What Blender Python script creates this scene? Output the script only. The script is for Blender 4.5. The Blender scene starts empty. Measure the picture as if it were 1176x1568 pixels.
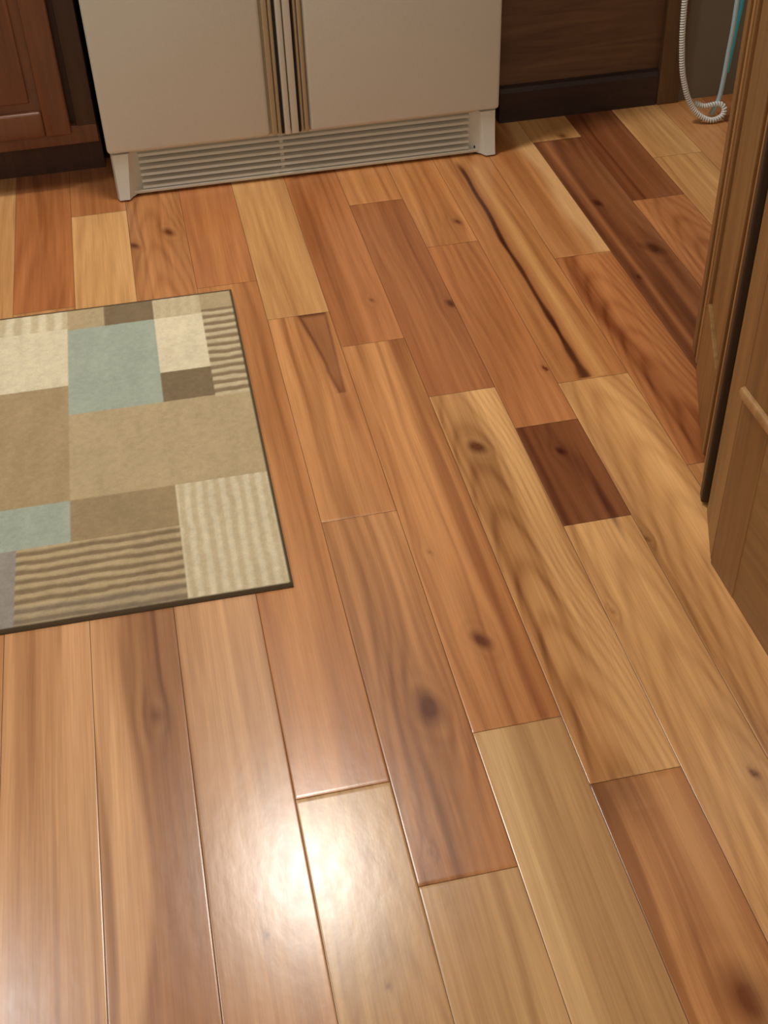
import bpy, bmesh, math, bisect, numpy as np
from mathutils import Vector, Matrix
sc=bpy.context.scene
try:
    sc.view_settings.view_transform='Standard'; sc.view_settings.look='None'
except Exception: pass

# ------------------------------------------------------------ helpers
def lin(c):
    c=np.asarray(c,dtype=float)/255.
    return np.where(c<=.04045,c/12.92,((c+.055)/1.055)**2.4)
def L4(c): 
    l=lin(c); return (float(l[0]),float(l[1]),float(l[2]),1.)
def newmat(name):
    m=bpy.data.materials.new(name); m.use_nodes=True
    nt=m.node_tree; b=nt.nodes['Principled BSDF']; return m,nt,b
def plain(name,c,rough=.5,bump=0,bscale=200,spec=.5,var=.0,metal=0,stretch=None):
    m,nt,b=newmat(name)
    b.inputs['Roughness'].default_value=rough; b.inputs['Specular IOR Level'].default_value=spec
    b.inputs['Metallic'].default_value=metal
    tc=nt.nodes.new('ShaderNodeTexCoord'); n=nt.nodes.new('ShaderNodeTexNoise')
    n.inputs['Scale'].default_value=bscale; n.inputs['Detail'].default_value=3
    if stretch:
        mp=nt.nodes.new('ShaderNodeMapping'); mp.inputs['Scale'].default_value=stretch
        nt.links.new(tc.outputs['Object'],mp.inputs[0]); nt.links.new(mp.outputs[0],n.inputs['Vector'])
    else: nt.links.new(tc.outputs['Object'],n.inputs['Vector'])
    mx=nt.nodes.new('ShaderNodeMix'); mx.data_type='RGBA'
    l=L4(c); v=max(var,.02)
    mx.inputs[6].default_value=tuple(x*(1-v) for x in l[:3])+(1,); mx.inputs[7].default_value=tuple(x*(1+v) for x in l[:3])+(1,)
    nt.links.new(n.outputs['Fac'],mx.inputs[0]); nt.links.new(mx.outputs[2],b.inputs['Base Color'])
    if bump:
        bp=nt.nodes.new('ShaderNodeBump'); bp.inputs['Strength'].default_value=bump; bp.inputs['Distance'].default_value=.002
        nt.links.new(n.outputs['Fac'],bp.inputs['Height']); nt.links.new(bp.outputs[0],b.inputs['Normal'])
    return m
def wood(name,c1,c2,scale=(40,40,2.5),rough=.4,dist=1.2):
    m,nt,b=newmat(name); b.inputs['Roughness'].default_value=rough
    tc=nt.nodes.new('ShaderNodeTexCoord'); mp=nt.nodes.new('ShaderNodeMapping'); mp.inputs['Scale'].default_value=scale
    n=nt.nodes.new('ShaderNodeTexNoise'); n.inputs['Scale'].default_value=1; n.inputs['Detail'].default_value=6; n.inputs['Distortion'].default_value=dist
    n.inputs['Roughness'].default_value=.65
    nt.links.new(tc.outputs['Object'],mp.inputs[0]); nt.links.new(mp.outputs[0],n.inputs['Vector'])
    cr=nt.nodes.new('ShaderNodeValToRGB'); cr.color_ramp.elements[0].position=.3; cr.color_ramp.elements[1].position=.7
    cr.color_ramp.elements[0].color=L4(c1); cr.color_ramp.elements[1].color=L4(c2)
    nt.links.new(n.outputs['Fac'],cr.inputs[0]); nt.links.new(cr.outputs[0],b.inputs['Base Color'])
    bp=nt.nodes.new('ShaderNodeBump'); bp.inputs['Strength'].default_value=.15; bp.inputs['Distance'].default_value=.001
    nt.links.new(n.outputs['Fac'],bp.inputs['Height']); nt.links.new(bp.outputs[0],b.inputs['Normal'])
    return m
def link(o,parent=None,mat=None):
    sc.collection.objects.link(o)
    if parent: o.parent=parent
    if mat: o.data.materials.append(mat)
    return o
def empty(name,loc=(0,0,0)):
    e=bpy.data.objects.new(name,None); e.location=loc; e.empty_display_size=.1; sc.collection.objects.link(e); return e
def box(name,x0,x1,y0,y1,z0,z1,mat,parent=None,bev=0,seg=3):
    bm=bmesh.new(); bmesh.ops.create_cube(bm,size=1)
    for v in bm.verts:
        v.co=Vector(((x0+x1)/2+v.co.x*(x1-x0),(y0+y1)/2+v.co.y*(y1-y0),(z0+z1)/2+v.co.z*(z1-z0)))
    if bev:
        bmesh.ops.bevel(bm,geom=bm.edges[:],offset=bev,segments=seg,profile=.5,affect='EDGES')
    me=bpy.data.meshes.new(name); bm.to_mesh(me); bm.free()
    if bev:
        for p in me.polygons: p.use_smooth=True
        try: me.set_sharp_from_angle(angle=math.radians(40))
        except Exception: pass
    o=bpy.data.objects.new(name,me); return link(o,parent,mat)
def prism(name,poly,axis,a0,a1,mat,parent=None,bev=0):
    bm=bmesh.new()
    def P(p,a): return (a,p[0],p[1]) if axis=='x' else ((p[0],p[1],a) if axis=='z' else (p[0],a,p[1]))
    v0=[bm.verts.new(P(p,a0)) for p in poly]; v1=[bm.verts.new(P(p,a1)) for p in poly]
    bm.faces.new(v0); bm.faces.new(v1[::-1]); n=len(poly)
    for i in range(n): bm.faces.new((v0[i],v0[(i+1)%n],v1[(i+1)%n],v1[i]))
    bmesh.ops.recalc_face_normals(bm,faces=bm.faces)
    if bev: bmesh.ops.bevel(bm,geom=bm.edges[:],offset=bev,segments=2,profile=.5,affect='EDGES')
    me=bpy.data.meshes.new(name); bm.to_mesh(me); bm.free()
    return link(bpy.data.objects.new(name,me),parent,mat)
def tube(name,pts,r,mat,parent=None):
    cu=bpy.data.curves.new(name,'CURVE'); cu.dimensions='3D'; cu.bevel_depth=r; cu.bevel_resolution=3
    s=cu.splines.new('POLY'); s.points.add(len(pts)-1)
    for i,p in enumerate(pts): s.points[i].co=(p[0],p[1],p[2],1)
    o=bpy.data.objects.new(name,cu); sc.collection.objects.link(o); cu.materials.append(mat)
    dg=bpy.context.evaluated_depsgraph_get(); me=bpy.data.meshes.new_from_object(o.evaluated_get(dg))
    bpy.data.objects.remove(o); 
    for p in me.polygons: p.use_smooth=True
    ob=bpy.data.objects.new(name,me)
    return link(ob,parent)

def vnoise(x,y,seed):
    xi=np.floor(x).astype(np.int64); yi=np.floor(y).astype(np.int64); fx=x-xi; fy=y-yi
    fx=fx*fx*(3-2*fx); fy=fy*fy*(3-2*fy)
    def h(a,b):
        n=(a*374761393+b*668265263+int(seed)*2147483647)&0xffffffff
        n=((n^(n>>13))*1274126177)&0xffffffff
        n=(n^(n>>16))&0xffffffff
        return n/4294967295.*2-1
    return (h(xi,yi)*(1-fx)+h(xi+1,yi)*fx)*(1-fy)+(h(xi,yi+1)*(1-fx)+h(xi+1,yi+1)*fx)*fy
def sstep(a,b,x):
    t=np.clip((x-a)/(b-a),0,1); return t*t*(3-2*t)

# ------------------------------------------------------------ FLOOR
W=.11875; X0=.0454
def seam(k):
    return X0+W*k+(-.010 if k==5 else 0)
YB=2.80; YF=-1.7
LT=(218,164,106); MD=(200,140,88); RD=(187,120,72); DK=(170,106,64); VD=(142,86,52); TAN=(206,160,108); PK=(204,150,104); OR=(202,138,84)
B={
 -4:[(2.80,LT,0,.5),(1.95,MD,0,.5),(.9,PK,0,.5)],
 -3:[(2.80,RD,0,1.),(2.145,MD,0,.6),(1.35,PK,0,1.),(.2,TAN,0,.5)],
 -2:[(2.80,RD,0,.6),(2.52,LT,0,.7),(1.8,PK,2,1.0),(.1,TAN,0,.5)],
 -1:[(2.80,OR,1,.9),(2.05,MD,0,.5),(1.40,PK,0,.6),(.3,TAN,0,.5)],
  0:[(2.80,RD,0,.8),(2.15,OR,0,.8),(.909,TAN,1,.7),(-.2,MD,0,.5)],
  1:[(2.80,LT,0,.7),(2.0,OR,0,1.),(1.405,MD,0,1.2),(.758,TAN,0,.7)],
  2:[(2.80,RD,0,.9),(1.874,OR,0,1.3),(.958,TAN,0,.8)],
  3:[(2.80,OR,0,.8),(2.412,DK,0,.7),(1.683,LT,1,1.0),(.848,MD,0,1.2)],
  4:[(2.80,OR,0,.8),(2.19,RD,0,.9),(1.560,VD,0,1.4),(1.308,LT,1,.8),(.4,RD,0,.8)],
  5:[(2.80,OR,0,.8),(1.666,LT,1,.9),(.7,TAN,0,.5)],
  6:[(2.80,OR,0,1.0),(2.079,RD,1,1.3),(1.4,MD,0,.6)],
  7:[(2.80,LT,0,.6),(2.605,VD,0,1.4),(1.62,MD,0,.6)],
  8:[(2.69,VD,0,1.),(2.271,RD,1,1.2),(1.5,MD,0,.5)],
  9:[(2.80,LT,0,.6),(2.455,LT,0,.7),(1.6,RD,0,.5)],
 10:[(2.80,MD,0,.5),(2.2,LT,0,.5)],
}
rng=np.random.RandomState(7)
tones=[LT,MD,RD,PK,TAN,DK]
for k in range(-16,14):
    if k not in B:
        y=YB; l=[]
        while y>YF:
            l.append((y,tones[rng.randint(6)],int(rng.rand()<.3),.6)); y-=.5+rng.rand()*.9
        B[k]=l
KN=[(.4446,1.527,.013,.9),(.340,1.113,.014,.95),(.238,1.010,.023,.9),(.5137,1.967,.010,.85),(.012,2.396,.015,.85),(-.066,2.356,.011,.85),
 (.622,1.714,.005,1.3),(.962,2.067,.020,1.),(.895,1.967,.007,1.),(.608,2.278,.011,.75),(.574,1.484,.008,.9),(-.014,.738,.004,.9),(-.115,1.084,.012,.45),
 (.6315,1.251,.006,.6),(.92,2.281,.012,.9),(.603,.817,.006,.8),(.955,2.62,.016,.6),(.1056,.649,.004,.5),(.475,.549,.03,.8),(.06,.77,.003,.6),(.02,.80,.003,.6),(.37,2.02,.006,.6),
 (.19,.80,.004,.4),(.31,1.30,.006,.4),(.53,1.12,.005,.4)]
def paint(x,y,xa,xb,tone,style,con,seed):
    base=lin(tone)
    xl=x-xa; w=xb-xa
    ph=np.zeros_like(x); kd=np.zeros_like(x)
    for i,(kx,ky,kr,ks) in enumerate(KN):
        if kx<xa or kx>xb: continue
        dx=(x-kx)+.35*kr*vnoise(x*.6/kr,y*.4/kr,i); dy=(y-ky)+.3*kr*vnoise(x*.5/kr,y*.5/kr,i+50)
        ang=.6*dx
        d=np.sqrt((dx/kr)**2+((dy+ang)/(kr*1.35))**2)
        kd+=ks*np.exp(-(d*1.35)**3)
        kd+=ks*.30*np.exp(-(d*.55)**2)*(.6+.4*np.cos(d*6.5))
        kd+=ks*.22*np.exp(-(np.sqrt((dx/kr)**2+(dy/(kr*7))**2)*.6)**2)
        ph+=np.tanh((x-kx)/(kr*.5))*.012*np.exp(-((x-kx)/(kr*2.4))**2)*np.exp(-((y-ky)/(kr*4))**2)
    wx=.020*vnoise(x*7,y*1.6,seed)+.008*vnoise(x*18,y*4,seed+1)-ph
    if style==1:
        cx=w*(.35+.3*((seed*37%10)/10.))
        p=y*.22+((xl+wx-cx)**2)*22+.020*vnoise(x*9,y*3,seed+5)
        ring=.5+.5*np.sin(p*2*np.pi*34)
        ring=ring**2.5
    else:
        p=(xl+wx*1.8)+.010*vnoise(x*26+wx*30,y*.45,seed+6)
        ring=.5+.5*np.sin(p*2*np.pi*(26+seed%9)+3*vnoise(x*12,y*.8,seed+4)); ring=ring**1.8*(.55+.45*vnoise(x*16,y*.9,seed+11))
    xw=x+wx*.8
    med=vnoise(xw*45,y*1.1,seed+2)*.45+vnoise((x+wx*.5)*20,y*.6,seed+7)*.55
    f1=vnoise((x+wx*.6)*110,y*2.6,seed+3); f2=vnoise((x+wx*.4)*230,y*7,seed+13)
    big=vnoise(x*14,y*2.2,seed+9)
    v=1.02-con*.20*ring+con*.30*med+.12*f1+.09*f2+.16*big*con
    dk=sstep(.40,.70,vnoise(xw*60,y*1.5,seed+21)); v-=.22*con*dk
    lt=sstep(.40,.8,vnoise((x+wx)*16,y*.7,seed+27)); v+=.20*con*lt
    if style==2:
        bx=.046+.010*np.sin(y*9)+.012*vnoise(y*5,y*0,3)
        s=sstep(bx+.008,bx-.006,xl)*sstep(.004,.012,xl+.012*np.sin(y*6)+.006)
        v=v*(1-.20*(1-s))+.34*s
    v=np.clip(v,.25,1.5)
    hue=.05*vnoise(x*10,y*1.3,seed+31)
    col=base[None,:]*np.stack([v**.85,v**1.1*(1+hue),v**1.3*(1+2*hue)],1)
    kd=np.clip(kd,0,1.0)[:,None]
    col=col*(1-kd)+col*np.array([.26,.15,.11])*kd
    return col
def mixc(col,m,c):
    m=np.clip(m,0,1)[:,None]; return col*(1-m)+lin(c)*m
def marks(x,y,col,k):
    if k==5:
        c=.680+.0015*np.sin(y*11)+.0012*np.sin(y*31)+.002*vnoise(y*9,y*0,2)
        ww=.0056+.0018*vnoise(y*16,y*0,5)+.006*sstep(1.72,1.68,y)
        g=sstep(2.57,2.50,y)*sstep(1.667,1.672,y)
        m=np.exp(-((x-c)/ww)**4)*g*(.90+.10*vnoise(x*80,y*12,4))
        m2=np.exp(-((x-c-.003)/.012)**2)*.55*g
        col=mixc(col,m2,(136,72,38)); col=mixc(col,m,(70,30,17))
        m=np.exp(-((x-.712)/.010)**2)*g*.55; col=mixc(col,m,(232,176,112))
    if k==1:
        t=np.clip((2.0-y)/(2.0-1.74),0,1); xl=.224+.030*t+.002*vnoise(y*30,y*0,1); xr=.276-.012*t
        ins=sstep(-.003,.003,x-xl)*sstep(-.003,.003,xr-x)*(y<2.0)*(y>1.735)
        edge=np.maximum(np.exp(-((x-xl)/.004)**2)*(1-t*.3),np.exp(-((x-xr)/.003)**2)*.7)*(y<2.0)*(y>1.735)
        edge=np.maximum(edge,np.exp(-((y-2.0)/.010)**2)*ins)
        nz=vnoise(x*60,y*14,77)*.15
        col=mixc(col,ins*(.5+nz)+edge*.6,(106,54,34))
        col=mixc(col,np.exp(-((x-.262)/.014)**2)*np.exp(-((y-1.70)/.07)**2)*.5,(140,76,42))
    if k==6:
        col=mixc(col,sstep(.83,.855,x+.006*np.sin(y*20))*sstep(2.07,2.09,y)*.8,(236,186,128))
        col=mixc(col,np.exp(-((x-.795)/.02)**2)*sstep(2.07,2.09,y)*.35,(160,92,50))
        col=mixc(col,(np.exp(-((x-(.80+.03*np.sin(y*9)))/.010)**2))*(y<2.08)*.55,(126,60,32))
        col=mixc(col,(np.exp(-((x-(.825+.02*np.sin(y*9+1)))/.008)**2))*(y<2.08)*.35,(222,150,90))
    if k==7:
        n=vnoise(x*40,y*4,61)*.25
        c=.925+.012*np.sin(y*7+1); m=np.exp(-((x-c)/.013)**2)*(y<2.6)*(y>1.63)*(.50+n)
        m=m+np.exp(-((x-.882)/.009)**2)*(y<2.6)*(y>1.63)*(.65+n)
        col=mixc(col,m,(78,38,24))
        col=mixc(col,np.exp(-((x-.903)/.006)**2)*(y<2.6)*.45,(200,132,80))
        col=mixc(col,np.exp(-((x-.950)/.008)**2)*(y<2.6)*(.3+n),(196,128,76))
    if k==3:
        col=mixc(col,np.exp(-((x-.42)/.05)**2)*np.exp(-((y-.835)/.05)**2)*(y<.848)*.6,(112,68,40))
        col=mixc(col,np.exp(-((x-.45)/.02)**2)*(y<.8)*.3,(148,90,50))
        col=mixc(col,np.exp(-((x-(.49))/.012)**2)*(y<.84)*.3,(232,178,120))
    if k==2:
        col=mixc(col,np.exp(-((x-(.375+.006*np.sin(y*8)))/.009)**2)*(y>.958)*(y<1.874)*.5,(146,82,44))
        col=mixc(col,np.exp(-((x-(.345+.004*np.sin(y*11)))/.003)**2)*(y>.958)*(y<1.874)*.4,(140,76,40))
    if k==4:
        m=np.exp(-((x-.60)/.005)**2)*np.exp(-((y-1.35)/.07)**2)*.9+np.exp(-((x-.530)/.006)**2)*(y>1.308)*(y<1.56)*.7+np.exp(-((x-.59)/.010)**2)*np.exp(-((y-1.45)/.05)**2)*.5
        col=mixc(col,m,(78,34,20))
    if k==0:
        col=mixc(col,np.exp(-((x-.10)/.012)**2)*(y>.909)*.25,(228,160,96))
    return col
VV=[];FF=[];CC=[];off=0
G=.0003
for k in sorted(B):
    xa,xb=seam(k),seam(k+1)
    if xa>1.62: continue
    l=[b for b in B[k]]
    for i,(yt,tone,style,con) in enumerate(l):
        yb=l[i+1][0] if i+1<len(l) else YF
        if i==0: yt=YB
        if yt<=YF: continue
        yb=max(yb,YF)
        x0,x1,y0,y1=xa+G,min(xb,1.62)-G,yb+G,yt-G
        dense = (-5<k<11) and y1>.35
        dx=.0019 if dense else .012; 
        xs=np.linspace(x0+.0006,x1-.0006,max(4,int((x1-x0)/dx)+1)); xs=np.concatenate([[x0],xs,[x1]])
        if dense:
            parts=[np.linspace(max(y0,.35)+.0007,y1-.0007,max(4,int((y1-max(y0,.35))/.0055)+1))]
            if y0<.35: parts.insert(0,np.linspace(y0+.0007,.34,12))
            ys=np.concatenate([[y0]]+parts+[[y1]])
        else: ys=np.concatenate([[y0],np.linspace(y0+.0007,y1-.0007,max(4,int((y1-y0)/.05)+1)),[y1]])
        nx,ny=len(xs),len(ys); XX,YY=np.meshgrid(xs,ys); x=XX.ravel(); y=YY.ravel()
        z=np.zeros_like(x); e=(np.isclose(x,x0)|np.isclose(x,x1)|np.isclose(y,y0)|np.isclose(y,y1)); z[e]=-.00018
        seed=(k*131+i*17+1000)%977
        c=paint(x,y,xa,xb,tone,style,con,seed); c=marks(x,y,c,k)
        c[e]*=.80
        idx=(np.arange(ny-1)[:,None]*nx+np.arange(nx-1)[None,:]).ravel()+off
        FF.append(np.stack([idx,idx+1,idx+nx+1,idx+nx],1)); VV.append(np.stack([x,y,z],1)); CC.append(c); off+=nx*ny
V=np.concatenate(VV);F=np.concatenate(FF);C=np.concatenate(CC)
def gridmesh(name,V,F,C):
    me=bpy.data.meshes.new(name)
    me.vertices.add(len(V)); me.vertices.foreach_set('co',V.astype(np.float32).ravel())
    me.loops.add(len(F)*4); me.loops.foreach_set('vertex_index',F.astype(np.int32).ravel())
    me.polygons.add(len(F)); me.polygons.foreach_set('loop_start',np.arange(0,len(F)*4,4,dtype=np.int32))
    try: me.polygons.foreach_set('loop_total',np.full(len(F),4,dtype=np.int32))
    except Exception: pass
    me.update(calc_edges=True); 
    a=me.color_attributes.new('Col','FLOAT_COLOR','POINT')
    a.data.foreach_set('color',np.concatenate([C,np.ones((len(C),1))],1).astype(np.float32).ravel())
    me.validate(); return me
fm,nt,b=newmat('cherry_floorboards')
b.inputs['Specular IOR Level'].default_value=.55
at=nt.nodes.new('ShaderNodeAttribute'); at.attribute_name='Col'
tc=nt.nodes.new('ShaderNodeTexCoord'); mp=nt.nodes.new('ShaderNodeMapping'); mp.inputs['Scale'].default_value=(420,9,1)
n=nt.nodes.new('ShaderNodeTexNoise'); n.inputs['Scale'].default_value=1; n.inputs['Detail'].default_value=4
nt.links.new(tc.outputs['Object'],mp.inputs[0]); nt.links.new(mp.outputs[0],n.inputs['Vector'])
mr=nt.nodes.new('ShaderNodeMapRange'); mr.inputs[3].default_value=.74; mr.inputs[4].default_value=1.18
nt.links.new(n.outputs['Fac'],mr.inputs[0])
vm=nt.nodes.new('ShaderNodeVectorMath'); vm.operation='SCALE'
nt.links.new(at.outputs['Color'],vm.inputs[0]); nt.links.new(mr.outputs[0],vm.inputs['Scale']); nt.links.new(vm.outputs[0],b.inputs['Base Color'])
mp2=nt.nodes.new('ShaderNodeMapping'); mp2.inputs['Scale'].default_value=(70,34,1)
n2=nt.nodes.new('ShaderNodeTexNoise'); n2.inputs['Scale'].default_value=1; n2.inputs['Detail'].default_value=4
nt.links.new(tc.outputs['Object'],mp2.inputs[0]); nt.links.new(mp2.outputs[0],n2.inputs['Vector'])
mr2=nt.nodes.new('ShaderNodeMapRange'); mr2.inputs[3].default_value=.20; mr2.inputs[4].default_value=.27
nt.links.new(n2.outputs['Fac'],mr2.inputs[0]); nt.links.new(mr2.outputs[0],b.inputs['Roughness'])
bp=nt.nodes.new('ShaderNodeBump'); bp.inputs['Strength'].default_value=.09; bp.inputs['Distance'].default_value=.0012
nt.links.new(n2.outputs['Fac'],bp.inputs['Height']); nt.links.new(bp.outputs[0],b.inputs['Normal'])
fl=bpy.data.objects.new('floor',gridmesh('floor',V,F,C)); link(fl,None,fm)
sub=box('subfloor',-1.86,1.62,YF,3.45,-.03,-.0006,plain('dark_gap',(70,42,26),.9),fl)

# ------------------------------------------------------------ RUG
xl,xr,y0,y1=-1.15,.102,1.275,2.12
dx=.003
xs=np.arange(xl,xr+1e-6,dx); ys=np.arange(y0,y1+1e-6,dx)
XX,YY=np.meshgrid(xs,ys); x=XX.ravel(); y=YY.ravel()
cream=lin((226,214,184)); beige=lin((188,168,132)); tan=lin((176,154,118)); brown=lin((134,116,90)); blue=lin((168,178,162)); lt=lin((206,190,156)); gry=lin((138,132,124))
c=np.tile(tan,(len(x),1)); hgt=np.zeros_like(x)
xm=np.where(x<-.524,-1.048-x,x)
def rect(a,b_,c0,c1): return (xm>=a)&(xm<b_)&(y>=c0)&(y<c1)
def setc(m,cc): c[m]=cc
def stripes(m,ca,cb,per,axis,amp=.0008):
    wob=.0016*vnoise(x*28,y*28,9)+.0012*vnoise(x*70,y*70,10)
    t=((y if axis=='y' else x)+wob)/per; s=.5+.5*np.sin(2*np.pi*t); s=sstep(.15,.85,s)
    c[m]=(ca[None,:]*(1-s[:,None])+cb[None,:]*s[:,None])[m]; hgt[m]+=(amp*s)[m]
R_=rect
setc(R_(-.6,-.217,1.86,2.13),cream); stripes(R_(-.6,-.217,2.05,2.13),lt,cream,.03,'x',.0005)
setc(R_(-.6,-.40,1.86,2.13),beige)
setc(R_(-.6,-.217,1.54,1.86),tan*.98)
setc(R_(-.34,-.217,1.44,1.54),blue); setc(R_(-.6,-.34,1.44,1.54),brown)
setc(R_(-.6,-.296,1.275,1.44),gry*1.3)
stripes(R_(-.296,-.05,1.27,1.44),brown*1.08,beige*1.03,.0205,'y')
m=R_(-.296,-.05,1.27,1.315); c[m]=c[m]*.75+gry*.25
setc(R_(-.217,-.05,1.44,1.54),tan*.84)
setc(R_(-.217,.12,1.54,1.77),beige)
stripes(R_(-.05,.12,1.27,1.54),lt*.97,cream*.95,.019,'x',.0007)
setc(R_(-.217,-.055,1.77,2.045),blue)
setc(R_(-.217,-.147,2.045,2.13),beige*.97)
setc(R_(-.147,-.055,2.045,2.13),brown*.98)
stripes(R_(-.055,.037,2.045,2.13),lt*.95,lt*1.02,.02,'x',.0005)
setc(R_(-.055,.037,1.86,2.045),cream*1.03); setc(R_(-.055,.037,1.77,1.86),brown*.98)
setc(R_(.037,.12,2.055,2.13),beige*.95)
stripes(R_(.037,.12,1.765,2.055),brown*1.15,lt*.97,.0245,'y')
wv=vnoise(x*150,y*150,3)*.07+vnoise(x*60,y*14,4)*.05+vnoise(x*12,y*12,14)*.02
c=c*(1+wv)[:,None]
z=.0075+hgt+.0003*vnoise(x*200,y*200,8)
ed=np.minimum(np.minimum(x-xl,xr-x),np.minimum(y-y0,y1-y))
m=ed<.0055; c[m]=lin((90,76,58)); z[m]=.0072
m=ed<.001; z[m]=.0005
nx,ny=len(xs),len(ys)
idx=(np.arange(ny-1)[:,None]*nx+np.arange(nx-1)[None,:]).ravel()
Fr=np.stack([idx,idx+1,idx+nx+1,idx+nx],1)
cx,cy=xr,y0; th=math.radians(-.6)
xr_=cx+(x-cx)*math.cos(th)-(y-cy)*math.sin(th); yr_=cy+(x-cx)*math.sin(th)+(y-cy)*math.cos(th)
rug=bpy.data.objects.new('area_rug',gridmesh('area_rug',np.stack([xr_,yr_,z],1),Fr,c))
rm,nt,b=newmat('woven_wool'); b.inputs['Roughness'].default_value=.95; b.inputs['Specular IOR Level'].default_value=.1
at=nt.nodes.new('ShaderNodeAttribute'); at.attribute_name='Col'; 
tc=nt.nodes.new('ShaderNodeTexCoord'); n=nt.nodes.new('ShaderNodeTexNoise'); n.inputs['Scale'].default_value=320
nt.links.new(tc.outputs['Object'],n.inputs['Vector'])
mr=nt.nodes.new('ShaderNodeMapRange'); mr.inputs[3].default_value=.86; mr.inputs[4].default_value=1.14; nt.links.new(n.outputs['Fac'],mr.inputs[0])
vm=nt.nodes.new('ShaderNodeVectorMath'); vm.operation='SCALE'
nt.links.new(at.outputs['Color'],vm.inputs[0]); nt.links.new(mr.outputs[0],vm.inputs['Scale']); nt.links.new(vm.outputs[0],b.inputs['Base Color'])
bp=nt.nodes.new('ShaderNodeBump'); bp.inputs['Strength'].default_value=.4; bp.inputs['Distance'].default_value=.0015
nt.links.new(n.outputs['Fac'],bp.inputs['Height']); nt.links.new(bp.outputs[0],b.inputs['Normal'])
link(rug,None,rm)

# ------------------------------------------------------------ REFRIGERATOR
FY=2.567
cream_m=plain('fridge_enamel',(210,210,200),.42,bump=.2,bscale=260)
trim_m=plain('fridge_trim_plastic',(178,162,132),.45)
grl_m=plain('fridge_grille_plastic',(208,203,186),.5)
dark_m=plain('dark_recess',(34,27,22),.8)
fr=empty('refrigerator',(.344,2.9,0))
def par(o,p):
    o.parent=p; o.matrix_parent_inverse=Matrix.Translation(p.location).inverted(); return o
par(box('cabinet_body',-.088,.776,FY+.075,3.32,.03,1.74,cream_m,bev=.006),fr)
par(box('freezer_door',-.093,.262,FY,FY+.065,.107,1.745,cream_m,bev=.009),fr)
par(box('fresh_food_door',.350,.781,FY,FY+.065,.107,1.745,cream_m,bev=.009),fr)
par(box('door_gasket',-.080,.770,FY+.060,FY+.080,.112,1.74,dark_m),fr)
par(box('handle_backing',.255,.356,FY+.012,FY+.062,.108,1.744,trim_m),fr)
for nm,a in (('door_gap',.2885),('handle_slot',.3255)):
    par(box(nm,a,a+.0045,FY+.006,FY+.02,.108,1.7435,dark_m),fr)
for nm,a,b_,d in (('handle_ridge_left',.2655,.2775,-.001),('handle_lip_left',.279,.2870,.001),('handle_grip_left',.2940,.3060,-.006),('handle_grip_right',.3085,.3245,-.004),('handle_lip_right',.3310,.337,.001),('handle_ridge_right',.3385,.3475,-.001)):
    par(box(nm,a,b_,FY+d,FY+.05,.109,1.743,cream_m if 'grip' in nm else trim_m,bev=.003),fr)
gy=FY+.018
par(box('grille_back',-.08,.77,gy+.035,gy+.045,.012,.104,dark_m),fr)
for i in range(6):
    z=.018+i*.0148
    par(prism('louver_%d'%(i+1),[(gy-.004,z-.002),(gy-.001,z+.003),(gy+.026,z+.009),(gy+.026,z+.006)],'x',-.03,.715,grl_m),fr)
par(box('grille_top_rail',-.05,.74,gy+.002,gy+.03,.098,.106,grl_m,bev=.002),fr)
par(box('grille_bottom_rail',-.055,.745,gy-.006,gy+.02,.006,.0135,grl_m,bev=.002),fr)
par(box('center_post',.281,.290,gy+.004,gy+.03,.01,.100,grl_m,bev=.001),fr)
def foot(name,xo,sgn):
    bm=bmesh.new(); N=10; rows=[]
    for j in range(N+1):
        t=j/N; z=.004+.101*t
        fw=.026+.012*t
        yf=FY+.004-.010*(1-t)**2
        sec=[(xo,yf+.012),(xo+sgn*.004,yf),(xo+sgn*fw,yf-.001)]
        for q in (.15,.35,.6,.8,1.):
            sec.append((xo+sgn*(fw+(.080-fw)*q),yf+.002+(gy+.012-yf)*(1-(1-q)**2.2)))
        sec+=[(xo+sgn*.080,gy+.03),(xo,gy+.03)]
        rows.append([bm.verts.new((p[0],p[1],z)) for p in sec])
    for j in range(N):
        n_=len(rows[0])
        for i in range(n_): bm.faces.new((rows[j][i],rows[j][(i+1)%n_],rows[j+1][(i+1)%n_],rows[j+1][i]))
    bm.faces.new(rows[0]); bm.faces.new(rows[-1]); bmesh.ops.recalc_face_normals(bm,faces=bm.faces)
    me=bpy.data.meshes.new(name); bm.to_mesh(me); bm.free()
    for p in me.polygons: p.use_smooth=True
    me.set_sharp_from_angle(angle=math.radians(50))
    o=bpy.data.objects.new(name,me); link(o,None,cream_m); par(o,fr)
foot('foot_left',-.088,1); foot('foot_right',.776,-1)
for nm,a in (('leveler_left',-.066),('leveler_right',.74)):
    par(box(nm,a-.012,a+.022,gy+.0,gy+.06,0,.02,dark_m,bev=.002),fr)

# ------------------------------------------------------------ ROOM SHELL
wall_m=wood('wall_panel_wood',(84,58,40),(116,84,58),(3,30,30),.55)
wallg=plain('wall_paint_grey',(122,112,96),.8,var=.05,bscale=30)
wht=plain('wall_paint_light',(206,198,180),.85)
box('wall_back',-1.86,1.62,3.40,3.45,0,2.45,wht)
box('wall_alcove_right',.83,1.60,2.745,3.39,0,2.45,wall_m)
box('wall_left',-1.92,-1.86,YF,3.45,0,2.45,wht)
box('wall_right',1.62,1.68,YF,3.45,0,2.45,wht)
box('wall_front',-1.92,1.68,YF-.06,YF,0,2.45,wht)
box('ceiling',-1.92,1.68,YF-.06,3.45,2.45,2.5,plain('ceiling_paint',(235,230,220),.9))
bbm=wood('dark_baseboard_wood',(42,28,26),(62,42,36),(3,30,30),.5)
prism('baseboard_back',[(2.745,0),(2.728,0),(2.728,.072),(2.733,.082),(2.745,.086)],'x',.83,1.228,bbm)
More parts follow.
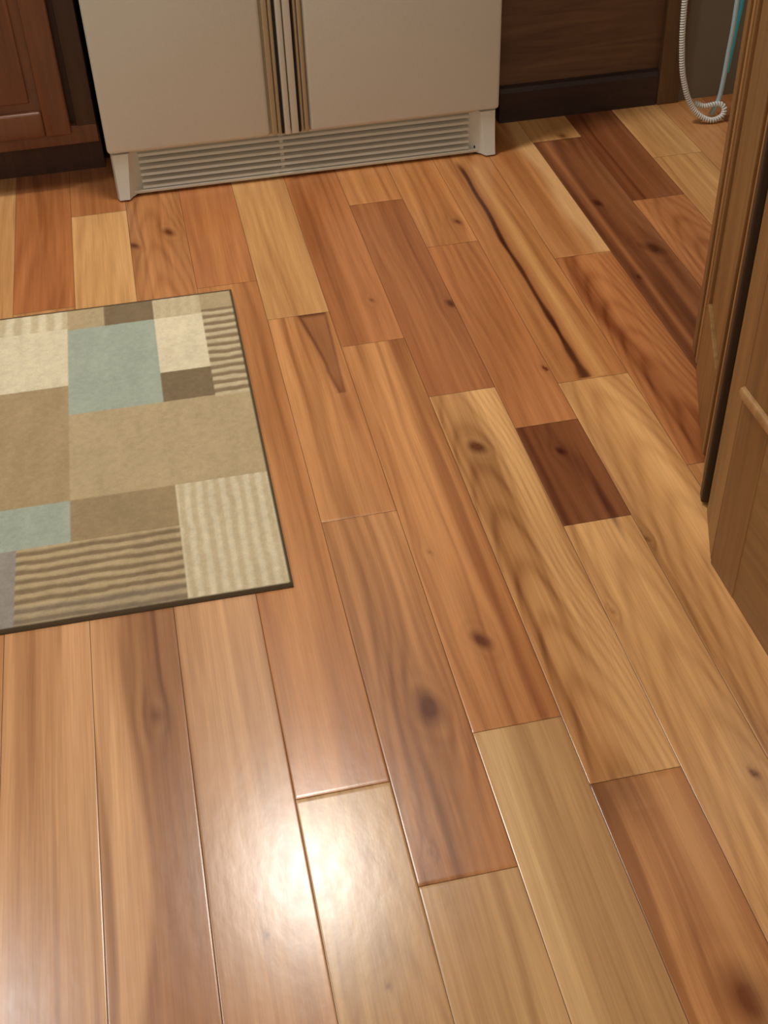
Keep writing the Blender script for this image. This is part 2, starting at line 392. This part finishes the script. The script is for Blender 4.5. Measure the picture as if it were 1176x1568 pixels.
csm=wood('casing_wood',(92,68,46),(118,90,60),(30,30,3),.5)
box('trim_1',1.23,1.285,2.725,2.745,0,2.3,csm,bev=.003)
box('trim_2',1.287,1.60,2.738,2.745,0,2.3,wallg)

# ------------------------------------------------------------ LEFT BASE CABINET
cw=wood('cabinet_cherry',(92,54,36),(122,76,48),(34,34,2.2),.34)
cwd=wood('cabinet_cherry_dark',(58,36,26),(76,48,34),(34,34,2.2),.5)
cab=empty('kitchen_cabinet',(-.9,3.0,0))
CY=2.665
def pc(o): return par(o,cab)
pc(box('carcass',-1.80,-.108,CY+.02,3.36,.10,.88,cwd))
pc(box('toe_kick',-1.80,-.108,2.75,2.765,0,.10,cwd))
pc(box('toe_side',-.122,-.108,2.765,3.36,0,.10,cwd))
pc(box('face_frame_bottom',-1.80,-.108,CY,CY+.02,.10,.140,cw,bev=.001))
pc(box('face_frame_stile',-.150,-.108,CY,CY+.02,.140,.88,cwd,bev=.001))
pc(box('countertop',-1.82,-.105,CY-.03,3.38,.88,.92,plain('laminate_counter',(120,110,96),.4,var=.1,bscale=120),bev=.004))
for i,(a,b_) in enumerate(((-.60,-.162),(-1.06,-.62),(-1.52,-1.08))):
    d=CY-.02
    pc(box('door_stile_a%d'%i,a,a+.055,d,CY-.001,.130,.70,cw,bev=.004)); pc(box('door_stile_b%d'%i,b_-.055,b_,d,CY-.001,.130,.70,cw,bev=.004))
    pc(box('door_rail_a%d'%i,a+.055,b_-.055,d,CY-.001,.130,.187,cw,bev=.006)); pc(box('door_rail_b%d'%i,a+.055,b_-.055,d,CY-.001,.645,.70,cw,bev=.004))
    pc(box('door_panel%d'%i,a+.05,b_-.05,CY-.010,CY-.001,.17,.65,cw))
    pc(box('door_panel_raised%d'%i,a+.075,b_-.075,CY-.017,CY-.009,.207,.625,cw,bev=.0035))
    pc(box('drawer%d'%i,a,b_,d,CY-.001,.715,.865,cw,bev=.004))

# ------------------------------------------------------------ RIGHT CABINET + OPEN DOOR
ok=wood('honey_oak',(122,88,52),(158,118,72),(34,34,2.2),.42)
okl=wood('honey_oak_light',(158,118,74),(188,146,98),(34,34,2.2),.4)
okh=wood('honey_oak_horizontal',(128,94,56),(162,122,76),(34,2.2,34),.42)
pan=empty('pantry_cabinet',(1.0,.6,0))
def pp(o): return par(o,pan)
pp(box('carcass',.716,1.28,-.30,1.175,.0,2.1,ok))
pp(box('stile_far',.702,.716,1.105,1.180,.0,2.1,ok,bev=.002))
pp(box('stile_near',.702,.716,-.30,-.24,.0,2.1,ok,bev=.002))
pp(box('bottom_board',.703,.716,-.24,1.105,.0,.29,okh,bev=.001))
pp(box('ledge_moulding',.695,.716,-.30,1.183,.298,.314,okl,bev=.004))
pp(box('upper_panel',.706,.716,-.24,1.105,.318,2.1,ok))
dv=Vector((.141,.381,0)).normalized(); nv=Vector((-dv.y,dv.x,0))
def obox(name,p0,s0,s1,t0,t1,z0,z1,mat,parent,bev=.002):
    bm=bmesh.new(); bmesh.ops.create_cube(bm,size=1)
    for v in bm.verts:
        s=(s0+s1)/2+v.co.x*(s1-s0); t=(t0+t1)/2+v.co.y*(t1-t0); z=(z0+z1)/2+v.co.z*(z1-z0)
        q=Vector((p0[0],p0[1],0))+dv*s+nv*t; v.co=Vector((q.x,q.y,z))
    if bev: bmesh.ops.bevel(bm,geom=bm.edges[:],offset=bev,segments=2,profile=.5,affect='EDGES')
    bmesh.ops.recalc_face_normals(bm,faces=bm.faces)
    me=bpy.data.meshes.new(name); bm.to_mesh(me); bm.free()
    o=bpy.data.objects.new(name,me); link(o,None,mat); par(o,parent); return o
P0=(.704,1.183)
obox('end_stile',P0,.002,.112,-.03,0,0,2.1,ok,pan)
dr=empty('door_1',(.82,1.5,0))
S0=.150; S1=.552
gap_shade=plain('gap_shade_brown',(58,42,28),.5)
obox('gap_shade_strip',P0,.126,S0-.001,-.030,.009,.004,2.05,gap_shade,dr,.003)  # solid dark strip standing in for the shade in the gap beside the leaf
obox('leaf',P0,S0,S1,-.030,-.004,.012,2.05,ok,dr)
for i,(a,b_,t) in enumerate(((S0,S0+.035,.004),(S0+.045,S0+.06,.001),(S0+.085,S0+.10,.002),(S1-.10,S1-.085,.002),(S1-.06,S1-.045,.001),(S1-.035,S1,.004))):
    obox('moulding_%d'%i,P0,a,b_,-.006,t,.012,2.05,okl if i in(1,4) else ok,dr,.002)
obox('bottom_rail',P0,S0+.10,S1-.10,-.006,.002,.012,.16,ok,dr)
obox('top_rail',P0,S0+.10,S1-.10,-.006,.002,1.9,2.05,ok,dr)

# ------------------------------------------------------------ TELEPHONE with cord
ph=empty('wall_telephone',(1.30,2.70,1.4))
pw=plain('cord_white',(224,226,222),.4); pcy=plain('cord_cyan',(70,190,215),.35); pb=plain('cord_paleblue',(176,204,214),.4)
def pt(o): return par(o,ph)
pt(box('phone_base',1.22,1.36,2.690,2.724,1.30,1.52,pw,bev=.012))
pt(box('handset_grip',1.235,1.275,2.655,2.680,1.31,1.51,pw,bev=.010))
pt(box('handset_ear',1.230,1.280,2.660,2.692,1.475,1.525,pw,bev=.010)); pt(box('handset_mouth',1.230,1.280,2.660,2.692,1.295,1.345,pw,bev=.010))
path=[(1.25,2.675,1.30),(1.22,2.62,1.0),(1.205,2.60,.6),(1.210,2.60,.30),(1.222,2.60,.16),(1.240,2.60,.09),(1.262,2.60,.045),(1.285,2.595,.020),(1.312,2.59,.0085),(1.338,2.592,.014),(1.345,2.597,.030),(1.334,2.605,.040),(1.30,2.61,.036),(1.275,2.612,.045)]
def cat(path,n):
    out=[]; P=[Vector(p) for p in path]; P=[P[0]*2-P[1]]+P+[P[-1]*2-P[-2]]
    for i in range(1,len(P)-2):
        a,b_,c_,d=P[i-1],P[i],P[i+1],P[i+2]
        for j in range(n):
            t=j/n; out.append(.5*((2*b_)+(c_-a)*t+(2*a-5*b_+4*c_-d)*t*t+(3*b_-a-3*c_+d)*t**3))
    out.append(P[-2]); return out
cp=cat(path,60)
ds=[0]
for i in range(1,len(cp)): ds.append(ds[-1]+(cp[i]-cp[i-1]).length)
tot=ds[-1]; N=int(tot/.006*10); hel=[]
for i in range(N):
    s=tot*i/(N-1); j=min(max(bisect.bisect(ds,s),1),len(cp)-1); t=(s-ds[j-1])/max(ds[j]-ds[j-1],1e-9)
    p=cp[j-1].lerp(cp[j],t); T=(cp[j]-cp[j-1]).normalized(); A=T.cross(Vector((0,1,0))); A.normalize(); Bn=T.cross(A)
    an=2*math.pi*s/.006; hel.append(p+(A*math.cos(an)+Bn*math.sin(an))*.0046)
pt(tube('coiled_cord',hel,.0024,pw))
pt(tube('straight_cord',cat([(1.322,2.615,.012),(1.335,2.61,.056),(1.340,2.61,.16),(1.342,2.61,.28),(1.345,2.63,.7),(1.335,2.70,1.31)],12),.0055,pb))
pt(tube('cyan_wire',cat([(1.36,2.64,.10),(1.366,2.64,.20),(1.370,2.64,.30),(1.372,2.65,.7),(1.35,2.70,1.31)],12),.0045,pcy))

# ------------------------------------------------------------ LIGHTS
def area(name,loc,size,power,col,target=None,shape='DISK'):
    l=bpy.data.lights.new(name,'AREA'); l.shape=shape; l.size=size; l.energy=power; l.color=col
    o=bpy.data.objects.new(name,l); o.location=loc; sc.collection.objects.link(o)
    if target: o.rotation_euler=(Vector(target)-Vector(loc)).to_track_quat('-Z','Y').to_euler()
    return o
area('ceiling_light',(.13,2.36,2.42),.25,26,(1,.95,.86))
area('ceiling_light.001',(-.98,2.05,2.42),.40,11,(.88,.95,1))
area('fill_light',(-.3,-1.2,2.0),1.3,23,(1,.96,.88),(.2,1.2,.1),'SQUARE')  # added soft ambient fill behind the camera, no window modelled there
w=bpy.data.worlds.new('w'); sc.world=w; w.use_nodes=True
w.node_tree.nodes['Background'].inputs[0].default_value=(.9,.85,.8,1); w.node_tree.nodes['Background'].inputs[1].default_value=.2

# ------------------------------------------------------------ CAMERA
R=[[0.9773531762930925,-0.1600607511526111,0.13842443689704825],[-0.2094747477400917,-0.6389818789529154,0.7401503147530418],[0.030018308563738362,0.7523846850582915,0.6580396544591426]]
right=Vector((R[0][0],R[1][0],-R[2][0])); up=-Vector((R[0][1],R[1][1],-R[2][1])); back=-Vector((R[0][2],R[1][2],-R[2][2]))
M=Matrix(((right.x,up.x,back.x,0),(right.y,up.y,back.y,0),(right.z,up.z,back.z,1.25),(0,0,0,1)))
cam=bpy.data.cameras.new('camera'); co=bpy.data.objects.new('camera',cam); sc.collection.objects.link(co)
co.matrix_world=M; cam.sensor_fit='VERTICAL'; cam.sensor_height=24; cam.sensor_width=18; cam.lens=1879.2/1568*24; cam.clip_start=.02
sc.camera=co
print('verts',len(V))
